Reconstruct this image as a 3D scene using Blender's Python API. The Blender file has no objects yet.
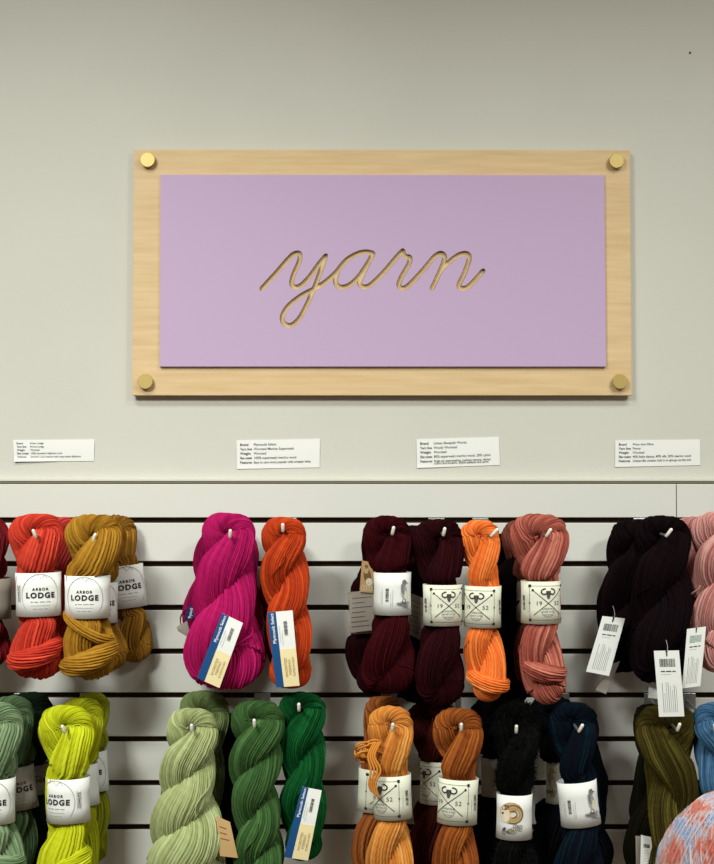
import bpy, bmesh, math, random
import numpy as np
from mathutils import Vector, Matrix
PI = math.pi
SC = bpy.context.scene
COL = SC.collection
random.seed(4)

# ------------------------------------------------------------------ camera
F, D, EYE = 1400.0, 2.45, 1.60
TH = math.atan(28.0 / F)
CAM = Vector((0, -D, EYE))
def P(px, py, Y):
    """point of the place seen at photo position (px, py) on the vertical plane y = -Y"""
    fw = Vector((0, math.cos(TH), math.sin(TH))); up = Vector((0, -math.sin(TH), math.cos(TH)))
    d = fw * F + Vector((1, 0, 0)) * (px - 357.0) + up * (432.0 - py)
    return CAM + d * ((D - Y) / d.y)
def mm(Y):      # metres per photo pixel at distance Y from the wall
    return (D - Y) / F
cam = bpy.data.cameras.new('camera'); camo = bpy.data.objects.new('camera', cam); COL.objects.link(camo)
camo.location = CAM; camo.rotation_euler = (PI / 2 + TH, 0, 0)
cam.sensor_fit = 'HORIZONTAL'; cam.sensor_width = 36; cam.lens = F / 714 * 36
cam.clip_start = 0.05; cam.clip_end = 50
SC.camera = camo

# --------------------------------------------------------------- materials
def lin(c):
    return tuple(((v / 255) / 12.92 if v / 255 <= .04045 else ((v / 255 + .055) / 1.055) ** 2.4) for v in c) + (1,)
def mat(name, rgb, rough=.6, metal=0, spec=.5, **kw):
    m = bpy.data.materials.new(name); m.use_nodes = True
    b = m.node_tree.nodes['Principled BSDF']
    b.inputs['Base Color'].default_value = lin(rgb)
    b.inputs['Roughness'].default_value = rough; b.inputs['Metallic'].default_value = metal
    b.inputs['Specular IOR Level'].default_value = spec
    for k, v in kw.items(): b.inputs[k.replace('_', ' ')].default_value = v
    return m
def nodes(m): return m.node_tree.nodes, m.node_tree.links, m.node_tree.nodes['Principled BSDF']
def noise_mix(m, c1, c2, scale, vec=(1, 1, 1), detail=4, lo=.35, hi=.65, coord='Object', bump=0, bdist=.001):
    N, L, b = nodes(m)
    tc = N.new('ShaderNodeTexCoord'); mp = N.new('ShaderNodeMapping'); mp.inputs['Scale'].default_value = vec
    nz = N.new('ShaderNodeTexNoise'); nz.inputs['Scale'].default_value = scale; nz.inputs['Detail'].default_value = detail
    cr = N.new('ShaderNodeValToRGB')
    cr.color_ramp.elements[0].position = lo; cr.color_ramp.elements[0].color = lin(c1)
    cr.color_ramp.elements[1].position = hi; cr.color_ramp.elements[1].color = lin(c2)
    L.new(tc.outputs[coord], mp.inputs['Vector']); L.new(mp.outputs[0], nz.inputs['Vector'])
    L.new(nz.outputs['Fac'], cr.inputs['Fac']); L.new(cr.outputs['Color'], b.inputs['Base Color'])
    if bump:
        bp = N.new('ShaderNodeBump'); bp.inputs['Strength'].default_value = bump; bp.inputs['Distance'].default_value = bdist
        L.new(nz.outputs['Fac'], bp.inputs['Height']); L.new(bp.outputs[0], b.inputs['Normal'])
    return m

M_wall = noise_mix(mat('painted wall', (200, 196, 182), .85, spec=.25), (203, 201, 191), (207, 205, 195), 3, bump=0)
def add_fine_bump(m, scale, strength, dist):
    N, L, b = nodes(m)
    tc = N.new('ShaderNodeTexCoord'); nz = N.new('ShaderNodeTexNoise'); nz.inputs['Scale'].default_value = scale
    bp = N.new('ShaderNodeBump'); bp.inputs['Strength'].default_value = strength; bp.inputs['Distance'].default_value = dist
    L.new(tc.outputs['Object'], nz.inputs['Vector']); L.new(nz.outputs['Fac'], bp.inputs['Height']); L.new(bp.outputs[0], b.inputs['Normal'])
add_fine_bump(M_wall, 350, .15, .0006)
M_slat = mat('white melamine', (214, 213, 206), .42, spec=.4)
M_core = mat('slatwall core', (62, 44, 26), .8, spec=.2)
M_trim = mat('trim edge', (120, 112, 90), .7)
M_floor = noise_mix(mat('wood floor', (120, 95, 70), .5), (104, 80, 56), (134, 106, 78), 4, (1, 9, 1))
M_maple = noise_mix(mat('maple plywood', (216, 186, 140), .55, spec=.35), (208, 176, 130), (222, 193, 149), 7, (1.2, 1, 14), detail=6, lo=.3, hi=.7)
M_violet = mat('lilac paint', (190, 164, 197), .55, spec=.35)
M_routed = noise_mix(mat('routed wood', (190, 165, 125), .7), (150, 130, 100), (182, 160, 124), 60)
M_brass = mat('brushed brass', (196, 172, 104), .4, .45)
M_brasscore = mat('dark brass', (120, 98, 48), .4, .9)
M_paper = mat('white paper', (232, 232, 228), .75, spec=.25)
M_cream = mat('ivory paper', (226, 226, 206), .75, spec=.25)
M_shadepap = mat('shaded grey paper', (150, 141, 130), .8, spec=.2)  # shade on the rear bands, sheets and tags is put into this grey
M_tanpap = mat('tan paper', (196, 160, 110), .8, spec=.2)
M_steel = mat('zinc hook wire', (190, 190, 186), .35, .8)
M_tip = mat('white plastic tip', (240, 236, 222), .4)
M_string = mat('clear nylon string', (150, 148, 140), .5)
INKC = dict(black=(28, 27, 28), grey=(120, 120, 120), light=(165, 165, 162), blue=(22, 74, 128), navy=(20, 40, 90),
            white=(238, 238, 236), cream=(238, 222, 172), tan=(176, 152, 96), brown=(122, 92, 58), sand=(198, 166, 122),
            ivory=(228, 214, 190), paper=(234, 234, 230), dgrey=(75, 75, 76), green=(150, 175, 160), gold=(212, 190, 110))
INK = {k: mat('ink ' + k, v, .7, spec=.25) for k, v in INKC.items()}

def yarn_mat(name, c1, c2=None, c3=None, sheen=.25, pscale=1.0):
    m = mat(name, c1, .85, spec=.18)
    N, L, b = nodes(m)
    c2 = c2 or tuple(v * .72 for v in c1); c3 = c3 or tuple(min(255, v * 1.16 + 4) for v in c1)
    b.inputs['Sheen Weight'].default_value = sheen; b.inputs['Sheen Roughness'].default_value = .5
    b.inputs['Sheen Tint'].default_value = lin(c3)
    uv = N.new('ShaderNodeUVMap'); mp = N.new('ShaderNodeMapping'); mp.inputs['Scale'].default_value = (1.0, 6 * pscale, 1)
    nz = N.new('ShaderNodeTexNoise'); nz.inputs['Scale'].default_value = 1.0; nz.inputs['Detail'].default_value = 3
    L.new(uv.outputs['UV'], mp.inputs['Vector']); L.new(mp.outputs[0], nz.inputs['Vector'])
    cr = N.new('ShaderNodeValToRGB')
    cr.color_ramp.elements[0].position = .32; cr.color_ramp.elements[0].color = lin(c2)
    cr.color_ramp.elements[1].position = .68; cr.color_ramp.elements[1].color = lin(c3)
    e = cr.color_ramp.elements.new(.5); e.color = lin(c1)
    L.new(nz.outputs['Fac'], cr.inputs['Fac']); L.new(cr.outputs['Color'], b.inputs['Base Color'])
    # ply twist of the yarn
    sx = N.new('ShaderNodeSeparateXYZ'); L.new(uv.outputs['UV'], sx.inputs[0])
    a1 = N.new('ShaderNodeMath'); a1.operation = 'MULTIPLY'; a1.inputs[1].default_value = 1.0; L.new(sx.outputs['X'], a1.inputs[0])
    a2 = N.new('ShaderNodeMath'); a2.operation = 'MULTIPLY'; a2.inputs[1].default_value = 90.0; L.new(sx.outputs['Y'], a2.inputs[0])
    a3 = N.new('ShaderNodeMath'); a3.operation = 'ADD'; L.new(a1.outputs[0], a3.inputs[0]); L.new(a2.outputs[0], a3.inputs[1])
    a4 = N.new('ShaderNodeMath'); a4.operation = 'PINGPONG'; a4.inputs[1].default_value = .5; L.new(a3.outputs[0], a4.inputs[0])
    bp = N.new('ShaderNodeBump'); bp.inputs['Strength'].default_value = .5; bp.inputs['Distance'].default_value = .0012
    L.new(a4.outputs[0], bp.inputs['Height']); L.new(bp.outputs[0], b.inputs['Normal'])
    return m

# ----------------------------------------------------------------- objects
def link(name, me, parent=None, loc=None):
    o = bpy.data.objects.new(name, me); COL.objects.link(o)
    if parent: o.parent = parent
    if loc is not None: o.location = loc
    return o
def tag(o, label=None, cat=None, group=None, kind=None):
    if label: o['label'] = label
    if cat: o['category'] = cat
    if group: o['group'] = group
    if kind: o['kind'] = kind
    return o
def thing(name, loc, label, cat, group=None):
    o = bpy.data.objects.new(name, None); COL.objects.link(o); o.location = loc; o.empty_display_size = .02
    return tag(o, label, cat, group)
def from_bm(name, bm, m, parent=None, loc=None, smooth=False):
    me = bpy.data.meshes.new(name); bm.to_mesh(me); bm.free()
    for x in (m if isinstance(m, (list, tuple)) else [m]): me.materials.append(x)
    if smooth: me.polygons.foreach_set('use_smooth', [True] * len(me.polygons))
    return link(name, me, parent, loc)
def bevel_box(bm, x0, x1, y0, y1, z0, z1, bev=0, seg=2):
    r = bmesh.ops.create_cube(bm, size=1)
    vs = r['verts']
    bmesh.ops.scale(bm, vec=(x1 - x0, y1 - y0, z1 - z0), verts=vs)
    bmesh.ops.translate(bm, vec=((x0 + x1) / 2, (y0 + y1) / 2, (z0 + z1) / 2), verts=vs)
    if bev:
        es = list({e for v in vs for e in v.link_edges})
        bmesh.ops.bevel(bm, geom=es, offset=bev, segments=seg, affect='EDGES', profile=.5)
def lathe(bm, pts, axis='y', n=28, off=(0, 0, 0)):
    rings = []
    for r, h in pts:
        ring = []
        for i in range(n):
            a = 2 * PI * i / n
            if axis == 'y': v = (r * math.cos(a) + off[0], h + off[1], r * math.sin(a) + off[2])
            else: v = (r * math.cos(a) + off[0], r * math.sin(a) + off[1], h + off[2])
            ring.append(bm.verts.new(v))
        rings.append(ring)
    for A, B in zip(rings, rings[1:]):
        for i in range(n): bm.faces.new((A[i], A[(i + 1) % n], B[(i + 1) % n], B[i]))
    bm.faces.new(rings[0]); bm.faces.new(rings[-1][::-1])
    bmesh.ops.recalc_face_normals(bm, faces=bm.faces)
def catmull(pts, k=8):
    pts = [Vector(p) for p in pts]; out = []
    for i in range(len(pts) - 1):
        p0 = pts[max(i - 1, 0)]; p1 = pts[i]; p2 = pts[i + 1]; p3 = pts[min(i + 2, len(pts) - 1)]
        for j in range(k):
            t = j / k
            out.append(.5 * ((2 * p1) + (p2 - p0) * t + (2 * p0 - 5 * p1 + 4 * p2 - p3) * t * t + (3 * p1 - p0 - 3 * p2 + p3) * t ** 3))
    out.append(pts[-1]); return out
def tube(bm, pts, rad, n=8, cap=True):
    pts = [Vector(p) for p in pts]; rings = []; nrm = None
    for i, p in enumerate(pts):
        t = (pts[min(i + 1, len(pts) - 1)] - pts[max(i - 1, 0)]).normalized()
        if nrm is None:
            nrm = t.orthogonal().normalized()
        nrm = (nrm - t * nrm.dot(t)).normalized(); bn = t.cross(nrm)
        r = rad[i] if isinstance(rad, (list, tuple)) else rad
        rings.append([bm.verts.new(p + (nrm * math.cos(2 * PI * k / n) + bn * math.sin(2 * PI * k / n)) * r) for k in range(n)])
    for A, B in zip(rings, rings[1:]):
        for i in range(n): bm.faces.new((A[i], A[(i + 1) % n], B[(i + 1) % n], B[i]))
    if cap: bm.faces.new(rings[0][::-1]); bm.faces.new(rings[-1])

# --------------------------------------------------- printing on the papers
_tcache = {}
def text_geo(s, bold=0, space=1.0):
    key = (s, bold, space)
    if key in _tcache: return _tcache[key]
    cu = bpy.data.curves.new('lettering', 'FONT'); cu.body = s; cu.size = 1; cu.resolution_u = 3
    cu.offset = bold; cu.space_character = space
    o = bpy.data.objects.new('lettering', cu); COL.objects.link(o)
    bpy.context.view_layer.update()
    dg = bpy.context.evaluated_depsgraph_get()
    me = o.evaluated_get(dg).to_mesh()
    V = [(v.co.x, v.co.y) for v in me.vertices]; Fc = [tuple(p.vertices) for p in me.polygons]
    o.evaluated_get(dg).to_mesh_clear()
    bpy.data.objects.remove(o); bpy.data.curves.remove(cu)
    _tcache[key] = (V, Fc); return _tcache[key]
class Ink:
    """flat artwork in millimetres, later laid onto a paper surface"""
    def __init__(s): s.V = []; s.F = []; s.C = []
    def add(s, V, Fc, c):
        n = len(s.V); s.V += V
        for f in Fc: s.F.append(tuple(i + n for i in f)); s.C.append(c)
    def rect(s, x0, y0, x1, y1, c, nx=1):
        for i in range(nx):
            a = x0 + (x1 - x0) * i / nx; b = x0 + (x1 - x0) * (i + 1) / nx
            s.add([(a, y0), (b, y0), (b, y1), (a, y1)], [(0, 1, 2, 3)], c)
    def line(s, pts, w, c):
        for (xa, ya), (xb, yb) in zip(pts, pts[1:]):
            d = math.hypot(xb - xa, yb - ya)
            if d < 1e-6: continue
            k = max(1, int(d / 6)); nx, ny = -(yb - ya) / d * w / 2, (xb - xa) / d * w / 2
            for j in range(k):
                p = (xa + (xb - xa) * j / k, ya + (yb - ya) * j / k); q = (xa + (xb - xa) * (j + 1) / k, ya + (yb - ya) * (j + 1) / k)
                s.add([(p[0] + nx, p[1] + ny), (p[0] - nx, p[1] - ny), (q[0] - nx, q[1] - ny), (q[0] + nx, q[1] + ny)], [(0, 1, 2, 3)], c)
    def oval(s, cx, cy, rx, ry, w, c, n=40, a0=0, a1=2 * PI):
        s.line([(cx + rx * math.cos(a0 + (a1 - a0) * i / n), cy + ry * math.sin(a0 + (a1 - a0) * i / n)) for i in range(n + 1)], w, c)
    def blob(s, cx, cy, rx, ry, c, rot=0, n=14):
        V = [(cx, cy)]
        for i in range(n):
            a = 2 * PI * i / n; x, y = rx * math.cos(a), ry * math.sin(a)
            V.append((cx + x * math.cos(rot) - y * math.sin(rot), cy + x * math.sin(rot) + y * math.cos(rot)))
        s.add(V, [(0, i + 1, (i + 1) % n + 1) for i in range(n)], c)
    def text(s, t, x, y, size, c='black', rot=0, align='c', bold=0, space=1.0, fit=0):
        V, Fc = text_geo(t, bold, space)
        if not V: return
        xs = [v[0] for v in V]; w = max(xs)
        if fit and w * size > fit: V = [(a * fit / (w * size), b) for a, b in V]; w = fit / size
        ox = {'c': -w / 2, 'l': 0, 'r': -w}[align]
        cr, sr = math.cos(rot), math.sin(rot)
        s.add([(x + (vx + ox) * size * cr - vy * size * sr, y + (vx + ox) * size * sr + vy * size * cr) for vx, vy in V], Fc, c)
    def barcode(s, x, y, w, h, vert=False, c='dgrey', seed=1):
        r = random.Random(seed); p = 0
        L = h if vert else w
        while p < L:
            b = r.choice((.5, .5, .9, 1.3)); g = r.choice((.5, .6, 1.0))
            b = min(b, L - p)
            if vert: s.rect(x, y + p, x + w, y + p + b, c)
            else: s.rect(x + p, y, x + p + b, y + h, c)
            p += b + g
    def scribble(s, x, y, w, n, dy, c='light', vert=False, seed=3, th=.45):
        r = random.Random(seed)
        for i in range(n):
            k = w * (.55 + .45 * r.random())
            if vert: s.rect(x + i * dy, y, x + i * dy + th, y + k, c)
            else: s.rect(x, y - i * dy, x + k, y - i * dy + th, c)
    def build(s, name, fn, parent):
        cols = []; [cols.append(c) for c in s.C if c not in cols]
        me = bpy.data.meshes.new(name)
        me.from_pydata([fn(x, y) for x, y in s.V], [], s.F)
        for c in cols: me.materials.append(INK[c])
        me.polygons.foreach_set('material_index', [cols.index(c) for c in s.C]); me.update()
        return link(name, me, parent)

def art_lodge(shift=0, side=True, mirror_side=1):
    k = Ink(); x = shift
    k.text('ARBOR', x, 7.2, 6.2, 'black', bold=.03, space=1.35)
    k.text('LODGE', x, -4.5, 12.0, 'black', bold=.04, space=1.22)
    k.oval(x, -1, 30, 34.5, .9, 'light', 44, PI * .5 - 2.35, PI * .5 + 2.35)
    k.line([(x - 14, 30), (x - 6, 36), (x + 1, 26)], .6, 'light'); k.line([(x + 1, 26), (x + 7, 32), (x + 12, 26)], .6, 'light')
    for a, b_ in ((-15, -11), (-9.5, -3), (-1, 7), (8.5, 15)): k.rect(x + a, -11.5, x + b_, -10.3, 'light')
    for a, b_ in ((-11, -5), (-3, 4), (6, 11)): k.rect(x + a, -22.5, x + b_, -21.5, 'light')
    k.line([(x - 14, -17), (x + 14, -17)], .5, 'light')
    if side:
        sx = x + 37 * mirror_side
        k.rect(sx - 3.6, -13, sx - 3.1, 17, 'light'); k.rect(sx + 3.1, -13, sx + 3.6, 17, 'light')
        k.text('COWLITZ', sx + 2, 2, 5.6, 'black', rot=PI / 2, bold=.02)
    k.V = [(a, b) if abs(b) < 34 else (a, math.copysign(34, b)) for a, b in k.V]
    return k
def art_needles(shift=0, side='r'):
    k = Ink(); x = shift; H = 28
    k.line([(x - 30, H), (x + 30, H)], .5, 'dgrey'); k.line([(x - 30, -H), (x + 30, -H)], .5, 'dgrey')
    k.line([(x - 30, -H), (x - 30, H)], .5, 'dgrey'); k.line([(x + 30, -H), (x + 30, H)], .5, 'dgrey')
    for sx in (-30, 30):
        for sy in (-H, H): k.rect(x + sx - 2.2, sy - 2.2, x + sx + 2.2, sy + 2.2, 'black')
        k.rect(x + sx - 1, -1.5, x + sx + 1, 1.5, 'black')
    k.line([(x - 25, 21), (x + 23, -20)], 1.0, 'black'); k.line([(x + 25, 21), (x - 23, -20)], 1.0, 'black')
    k.blob(x - 25, 21, 1.9, 1.9, 'black'); k.blob(x + 25, 21, 1.9, 1.9, 'black')
    # ram's head with curled horns
    k.add([(x - 4, 20), (x + 4, 20), (x + 3, 12), (x + 1.5, 7), (x - 1.5, 7), (x - 3, 12)], [(0, 1, 2, 3, 4, 5)], 'dgrey')
    for sg in (-1, 1):
        pts = [(x + sg * (3 + 7 * math.sin(t) * (1 - t / 9)), 18 + 5.5 * math.cos(t) * (1 - t / 9)) for t in np.linspace(-.2, 4.6, 18)]
        k.line([(p[0] + sg * 3, p[1]) for p in pts], 2.0, 'black'); k.blob(x + sg * 6.5, 14.5, 2.2, 1, 'dgrey', rot=-sg * .5)
    k.text('19', x - 15, -3.5, 9.5, 'dgrey', space=1.1); k.text('52', x + 15, -3.5, 9.5, 'dgrey', space=1.1)
    k.text('SUPERFINE', x, -11, 4.6, 'grey'); k.text('HAND DYED', x, -15.5, 4.2, 'grey')
    k.oval(x, -15, 9.5, 7.5, .7, 'grey', 24, PI, 2 * PI)
    k.line([(x - 7, -19), (x + 7, -19)], 1.4, 'light')
    if side:
        s = 1 if side == 'r' else -1; sx = x + s * 43
        k.barcode(sx - 2, -12, 6, 24, True, 'dgrey', 5); k.scribble(sx + 7, -16, 32, 3, 2.6, 'light', True)
        k.scribble(sx - 7, -16, 32, 1, 2, 'light', True)
    return k
def art_bird(shift=14, bx=-16, color='grey'):
    k = Ink(); x = shift
    k.blob(x, 4, 6, 13, 'light', .1); k.blob(x + 1, 19, 4.5, 5, color, 0); k.blob(x - 2, 8, 3.5, 9, color, .25)
    k.blob(x + 3, -2, 3, 8, 'ivory', 0); k.line([(x + 5, 19), (x + 9, 17.5)], 1.2, 'dgrey')
    k.line([(x - 2, -8), (x - 4, -15)], 1, 'dgrey'); k.line([(x + 2, -8), (x + 3, -15)], 1, 'dgrey')
    r = random.Random(6)
    for i in range(9):
        cx, cy = x - 9 + r.random() * 20, -24 + r.random() * 12
        k.oval(cx, cy, 3.2, 2.4, .7, color, 10); k.blob(cx, cy, 1, 1, 'dgrey')
    k.line([(x - 12, -14), (x + 10, -25)], .7, 'dgrey')
    k.barcode(bx - 3, -12, 5, 22, True, 'dgrey', 8); k.scribble(bx - 11, -16, 30, 2, 2.4, 'light', True); k.scribble(bx + 5, -20, 34, 2, 3, 'light', True)
    return k
def art_ram(shift=-10):
    k = Ink(); x = shift
    k.blob(x + 1, 8, 18, 17, 'sand'); k.blob(x - 10, 6, 9, 13, 'ivory', .2); k.blob(x - 8, 16, 6, 4, 'brown', .4)
    for rr, c, w in ((14, 'brown', 2.2), (9.5, 'tan', 3), (5.5, 'brown', 2)):
        k.oval(x + 4, 6, rr, rr, w, c, 26, -2.0, 2.4)
    k.blob(x + 3, 5, 3.4, 3.4, 'ivory'); k.blob(x - 12, 7, 2, 1.5, 'black')
    r = random.Random(2)
    for i in range(12):
        cx, cy = x - 12 + r.random() * 28, -24 + r.random() * 12
        k.oval(cx, cy, 3.5, 2.6, .8, 'grey', 10); k.blob(cx, cy, 1.2, 1.2, 'tan')
    k.blob(x - 10, -18, 4, 2.4, 'dgrey', .8); k.blob(x - 3, -22, 4, 2.2, 'dgrey', -.5)
    return k

# ------------------------------------------------------------------- yarn
def sm(x): x = np.clip(x, 0, 1); return x * x * (3 - 2 * x)
def rnoise(rng, n, knots):      # smooth periodic noise in -1..1
    v = rng.uniform(-1, 1, knots); t = np.arange(n) / n * knots; i = t.astype(int) % knots; f = t - t.astype(int); f = f * f * (3 - 2 * f)
    return v[i] * (1 - f) + v[(i + 1) % knots] * f

def bundle(Cp, Nn, Bb, R, nstr, spin, rng, flatfn=None, amp=.75, hn=.10, closed=True, per=6):
    """ridged skin of a bundle of yarn strands round a centre line. Cp,Nn,Bb (m,3), R (m)"""
    m = len(Cp)
    nv = nstr * per
    j = np.arange(nv); k = j // per; xs = (j % per) / per * 2 - 1
    ridge = np.sqrt(np.clip(1 - xs ** 2, 0, 1))
    hts = np.stack([rnoise(rng, m, 9) for _ in range(nstr)], 1) * hn
    rare = np.stack([np.clip(rnoise(rng, m, 7) - .72, 0, 1) for _ in range(nstr)], 1) * .55
    wob = np.stack([rnoise(rng, m, 8) for _ in range(nstr)], 1) * .32
    wv = wob[:, k] * (1 - np.abs(xs))[None, :] * .6 + .5 * (wob[:, k] + wob[:, (k - 1) % nstr]) * (np.abs(xs))[None, :] * .6
    al = (j + .5 * per)[None, :] / nv * 2 * PI + wv * 2 * PI / nstr + spin[:, None]
    sr = 2 * PI * R / nstr / 2          # strand radius
    rad = R[:, None] * (1 + hts[:, k] * ridge[None, :]) - sr[:, None] * (1 + amp) + sr[:, None] * ridge[None, :] * (1 + amp) * 1.0
    rad = rad + sr[:, None] * rare[:, k] * ridge[None, :] * 1.2
    V = Cp[:, None, :] + rad[:, :, None] * (np.cos(al)[:, :, None] * Nn[:, None, :] + np.sin(al)[:, :, None] * Bb[:, None, :])
    mm_ = m if closed else m - 1
    i0 = np.arange(mm_)[:, None]; i1 = (i0 + 1) % m; j0 = np.arange(nv)[None, :]; j1 = (j0 + 1) % nv
    Fq = np.stack([i0 * nv + j0, i1 * nv + j0, i1 * nv + j1, i0 * nv + j1], 2).reshape(-1, 4)
    seg = np.linalg.norm(np.diff(Cp, axis=0, append=Cp[:1]), axis=1); s = np.concatenate([[0], np.cumsum(seg)])
    ux = (j0 / per); uy = s
    U = np.stack([np.broadcast_to(j0 / per, (mm_, nv)), np.broadcast_to(s[:mm_, None], (mm_, nv)),
                  np.broadcast_to(j0 / per, (mm_, nv)), np.broadcast_to(s[1:mm_ + 1, None], (mm_, nv)),
                  np.broadcast_to((j0 + 1) / per, (mm_, nv)), np.broadcast_to(s[1:mm_ + 1, None], (mm_, nv)),
                  np.broadcast_to((j0 + 1) / per, (mm_, nv)), np.broadcast_to(s[:mm_, None], (mm_, nv))], 2).reshape(-1, 4, 2)
    U = U + np.array([rng.uniform(0, 50), 0])
    if not closed:
        V2 = V.reshape(-1, 3)
        return V2, Fq, U
    return V.reshape(-1, 3), Fq, U

def frames(Cp, ref, closed=True):
    if closed: T = np.roll(Cp, -1, 0) - np.roll(Cp, 1, 0)
    else: T = np.gradient(Cp, axis=0)
    T /= np.linalg.norm(T, axis=1)[:, None]
    Nn = ref - T * (T * ref).sum(1)[:, None]; Nn /= np.linalg.norm(Nn, axis=1)[:, None]
    return T, Nn, np.cross(T, Nn)

def mesh_np(name, V, Fq, U, m):
    me = bpy.data.meshes.new(name)
    me.vertices.add(len(V)); me.vertices.foreach_set('co', V.astype(np.float32).ravel())
    me.loops.add(len(Fq) * 4); me.loops.foreach_set('vertex_index', Fq.astype(np.int32).ravel())
    me.polygons.add(len(Fq)); me.polygons.foreach_set('loop_start', np.arange(0, len(Fq) * 4, 4, dtype=np.int32))
    me.polygons.foreach_set('loop_total', np.full(len(Fq), 4, dtype=np.int32))
    uvl = me.uv_layers.new(name='UVMap'); uvl.data.foreach_set('uv', U.astype(np.float32).ravel())
    me.update(calc_edges=True); me.validate()
    me.polygons.foreach_set('use_smooth', np.ones(len(Fq), dtype=bool))
    me.materials.append(m); return me

def skein_geo(prof, d, peg, opt, seed, bandz=None):
    """prof: [(y, xl, xr)...] photo outline rows top to bottom; d distance of its middle from the wall. Local metres, origin at peg."""
    rng = np.random.default_rng(seed)
    O = P(peg[0], peg[1], d); sc = mm(d)
    ys = np.array([p[0] for p in prof], float)
    zs = np.array([P(357, y, d).z - O.z for y in ys])
    cx = np.array([P((p[1] + p[2]) / 2, p[0], d).x - O.x for p in prof])
    wd = np.array([(p[2] - p[1]) * sc for p in prof])
    ztop, zbot = zs[0], zs[-1]; Ht = ztop - zbot
    zg = np.linspace(ztop, zbot, 200)
    cg = np.interp(-zg, -zs, cx); wg = np.interp(-zg, -zs, wd)
    ker = np.ones(15) / 15
    pad = lambda a: np.convolve(np.concatenate([[a[0]] * 7, a, [a[-1]] * 7]), ker, 'valid')
    cg, wg = pad(cg), pad(wg)
    if bandz:
        bt, bb, bc, bw = bandz
        f = sm((bt + .016 - zg) / .012) * sm((zg - (bb - .016)) / .012)
        wg = wg * (1 - f) + np.minimum(wg, bw * .875) * f; cg = cg * (1 - f) + bc * f
    cf = lambda z: np.interp(-z, -zg, cg); wf = lambda z: np.interp(-z, -zg, wg)
    turns = opt.get('turns', 1.15); flat = opt.get('flat', .72); hand = opt.get('hand', 1)
    strand = opt.get('strand', .0048); strand *= 1.08 if strand > .004 else .98
    # flattened ring
    w0 = wf(np.array([ztop - .03]))[0]; w1 = wf(np.array([zbot + .03]))[0]
    a0, r0 = .5 * w0 / 2, .5 * w0 / 2 * .74; b0 = a0 * .84
    a1, r1 = .42 * w1 / 2, .58 * w1 / 2 * .85; b1 = a1
    zc0, zc1 = ztop - b0 - r0, zbot + b1 + r1
    nl, na = opt.get('nl', 76), 44
    X, Z, N2, Rr, AS = [], [], [], [], []
    def arfrac(z):
        u = (ztop - z) / Ht
        af = .5 - (.5 - opt.get('af', .42)) * sm((u - .12) / .25)
        return af
    for i in range(nl):     # right leg, upward
        z = zc1 + (zc0 - zc1) * i / nl; w = wf(np.array([z]))[0] / 2; af = arfrac(z)
        X.append(w * af); Z.append(z); N2.append((1, 0)); Rr.append(w * (1 - af)); AS.append(0)
    aT = X[-1]; rT = Rr[-1]
    for i in range(na):
        t = PI * i / na
        X.append(aT * math.cos(t)); Z.append(zc0 + b0 * math.sin(t)); N2.append((math.cos(t), math.sin(t)))
        Rr.append(rT + (r0 - rT) * math.sin(t) ** 2); AS.append(1)
    for i in range(nl):
        z = zc0 + (zc1 - zc0) * i / nl; w = wf(np.array([z]))[0] / 2; af = arfrac(z)
        X.append(-w * af); Z.append(z); N2.append((-1, 0)); Rr.append(w * (1 - af)); AS.append(0)
    aB, rB = X[0], Rr[0]
    for i in range(na):
        t = PI + PI * i / na
        X.append(aB * math.cos(t)); Z.append(zc1 + b1 * math.sin(t)); N2.append((math.cos(t), math.sin(t)))
        Rr.append(rB + (r1 - rB) * math.sin(t) ** 2); AS.append(1)
    X = np.array(X); Z = np.array(Z); N2 = np.array(N2, float); Rr = np.array(Rr); AS = np.array(AS)
    u = (ztop - Z) / Ht
    u0 = opt.get('u0', .10)
    ph = -hand * 2 * PI * turns * (np.clip(u - u0, 0, 1) ** 1.0) / (1 - u0) * sm((u - u0) / .12 + .3) + opt.get('phase', 0) - hand * .15
    er = np.stack([np.cos(ph), np.sin(ph), 0 * ph], 1); zh = np.array([0, 0, 1.0])
    low = rnoise(rng, len(X), 7) * .04
    Rr = Rr * (1 + low)
    Cp = er * X[:, None]; Cp[:, 2] = Z; Cp[:, 0] += cf(Z) + rnoise(rng, len(X), 6) * .0015
    ref = er * N2[:, :1] + zh[None, :] * N2[:, 1:]
    T, Nn, Bb = frames(Cp, ref)
    Bb = -Bb if Bb[nl + na // 2][1] > 0 else Bb
    n = max(12, int(2 * PI * np.mean(Rr) / strand))
    # own twist of the bundles, strongest round the loop ends
    rate = np.where(AS == 1, opt.get('fan', 230) * 2.0 / na, opt.get('legspin', 400) * turns / nl)
    rate = np.convolve(np.concatenate([rate[-6:], rate, rate[:6]]), np.ones(13) / 13, 'valid')
    sp = hand * np.cumsum(rate); tot = sp[-1] - sp[0] + (sp[1] - sp[0])
    q = 360 / n; sp = sp * (round(tot / q) * q) / tot
    V, Fq, U = bundle(Cp, Nn, Bb, Rr, n, np.radians(sp), rng)
    V[:, 1] *= flat
    # plump the bundles out sideways where they lie one behind the other
    hw = wf(Z) / 2; act = np.abs(X * np.cos(ph)) + Rr
    st = 1 + .5 * (np.clip(hw / act, 1, 1.45) - 1) * np.clip((ztop - Z) / .02, 0, 1) * np.clip((Z - zbot) / .02, 0, 1)
    st = np.repeat(st, len(V) // len(Z)); cc = cf(V[:, 2]); V[:, 0] = cc + (V[:, 0] - cc) * st
    Vs, Fs, Us = [V], [Fq], [U]
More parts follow.
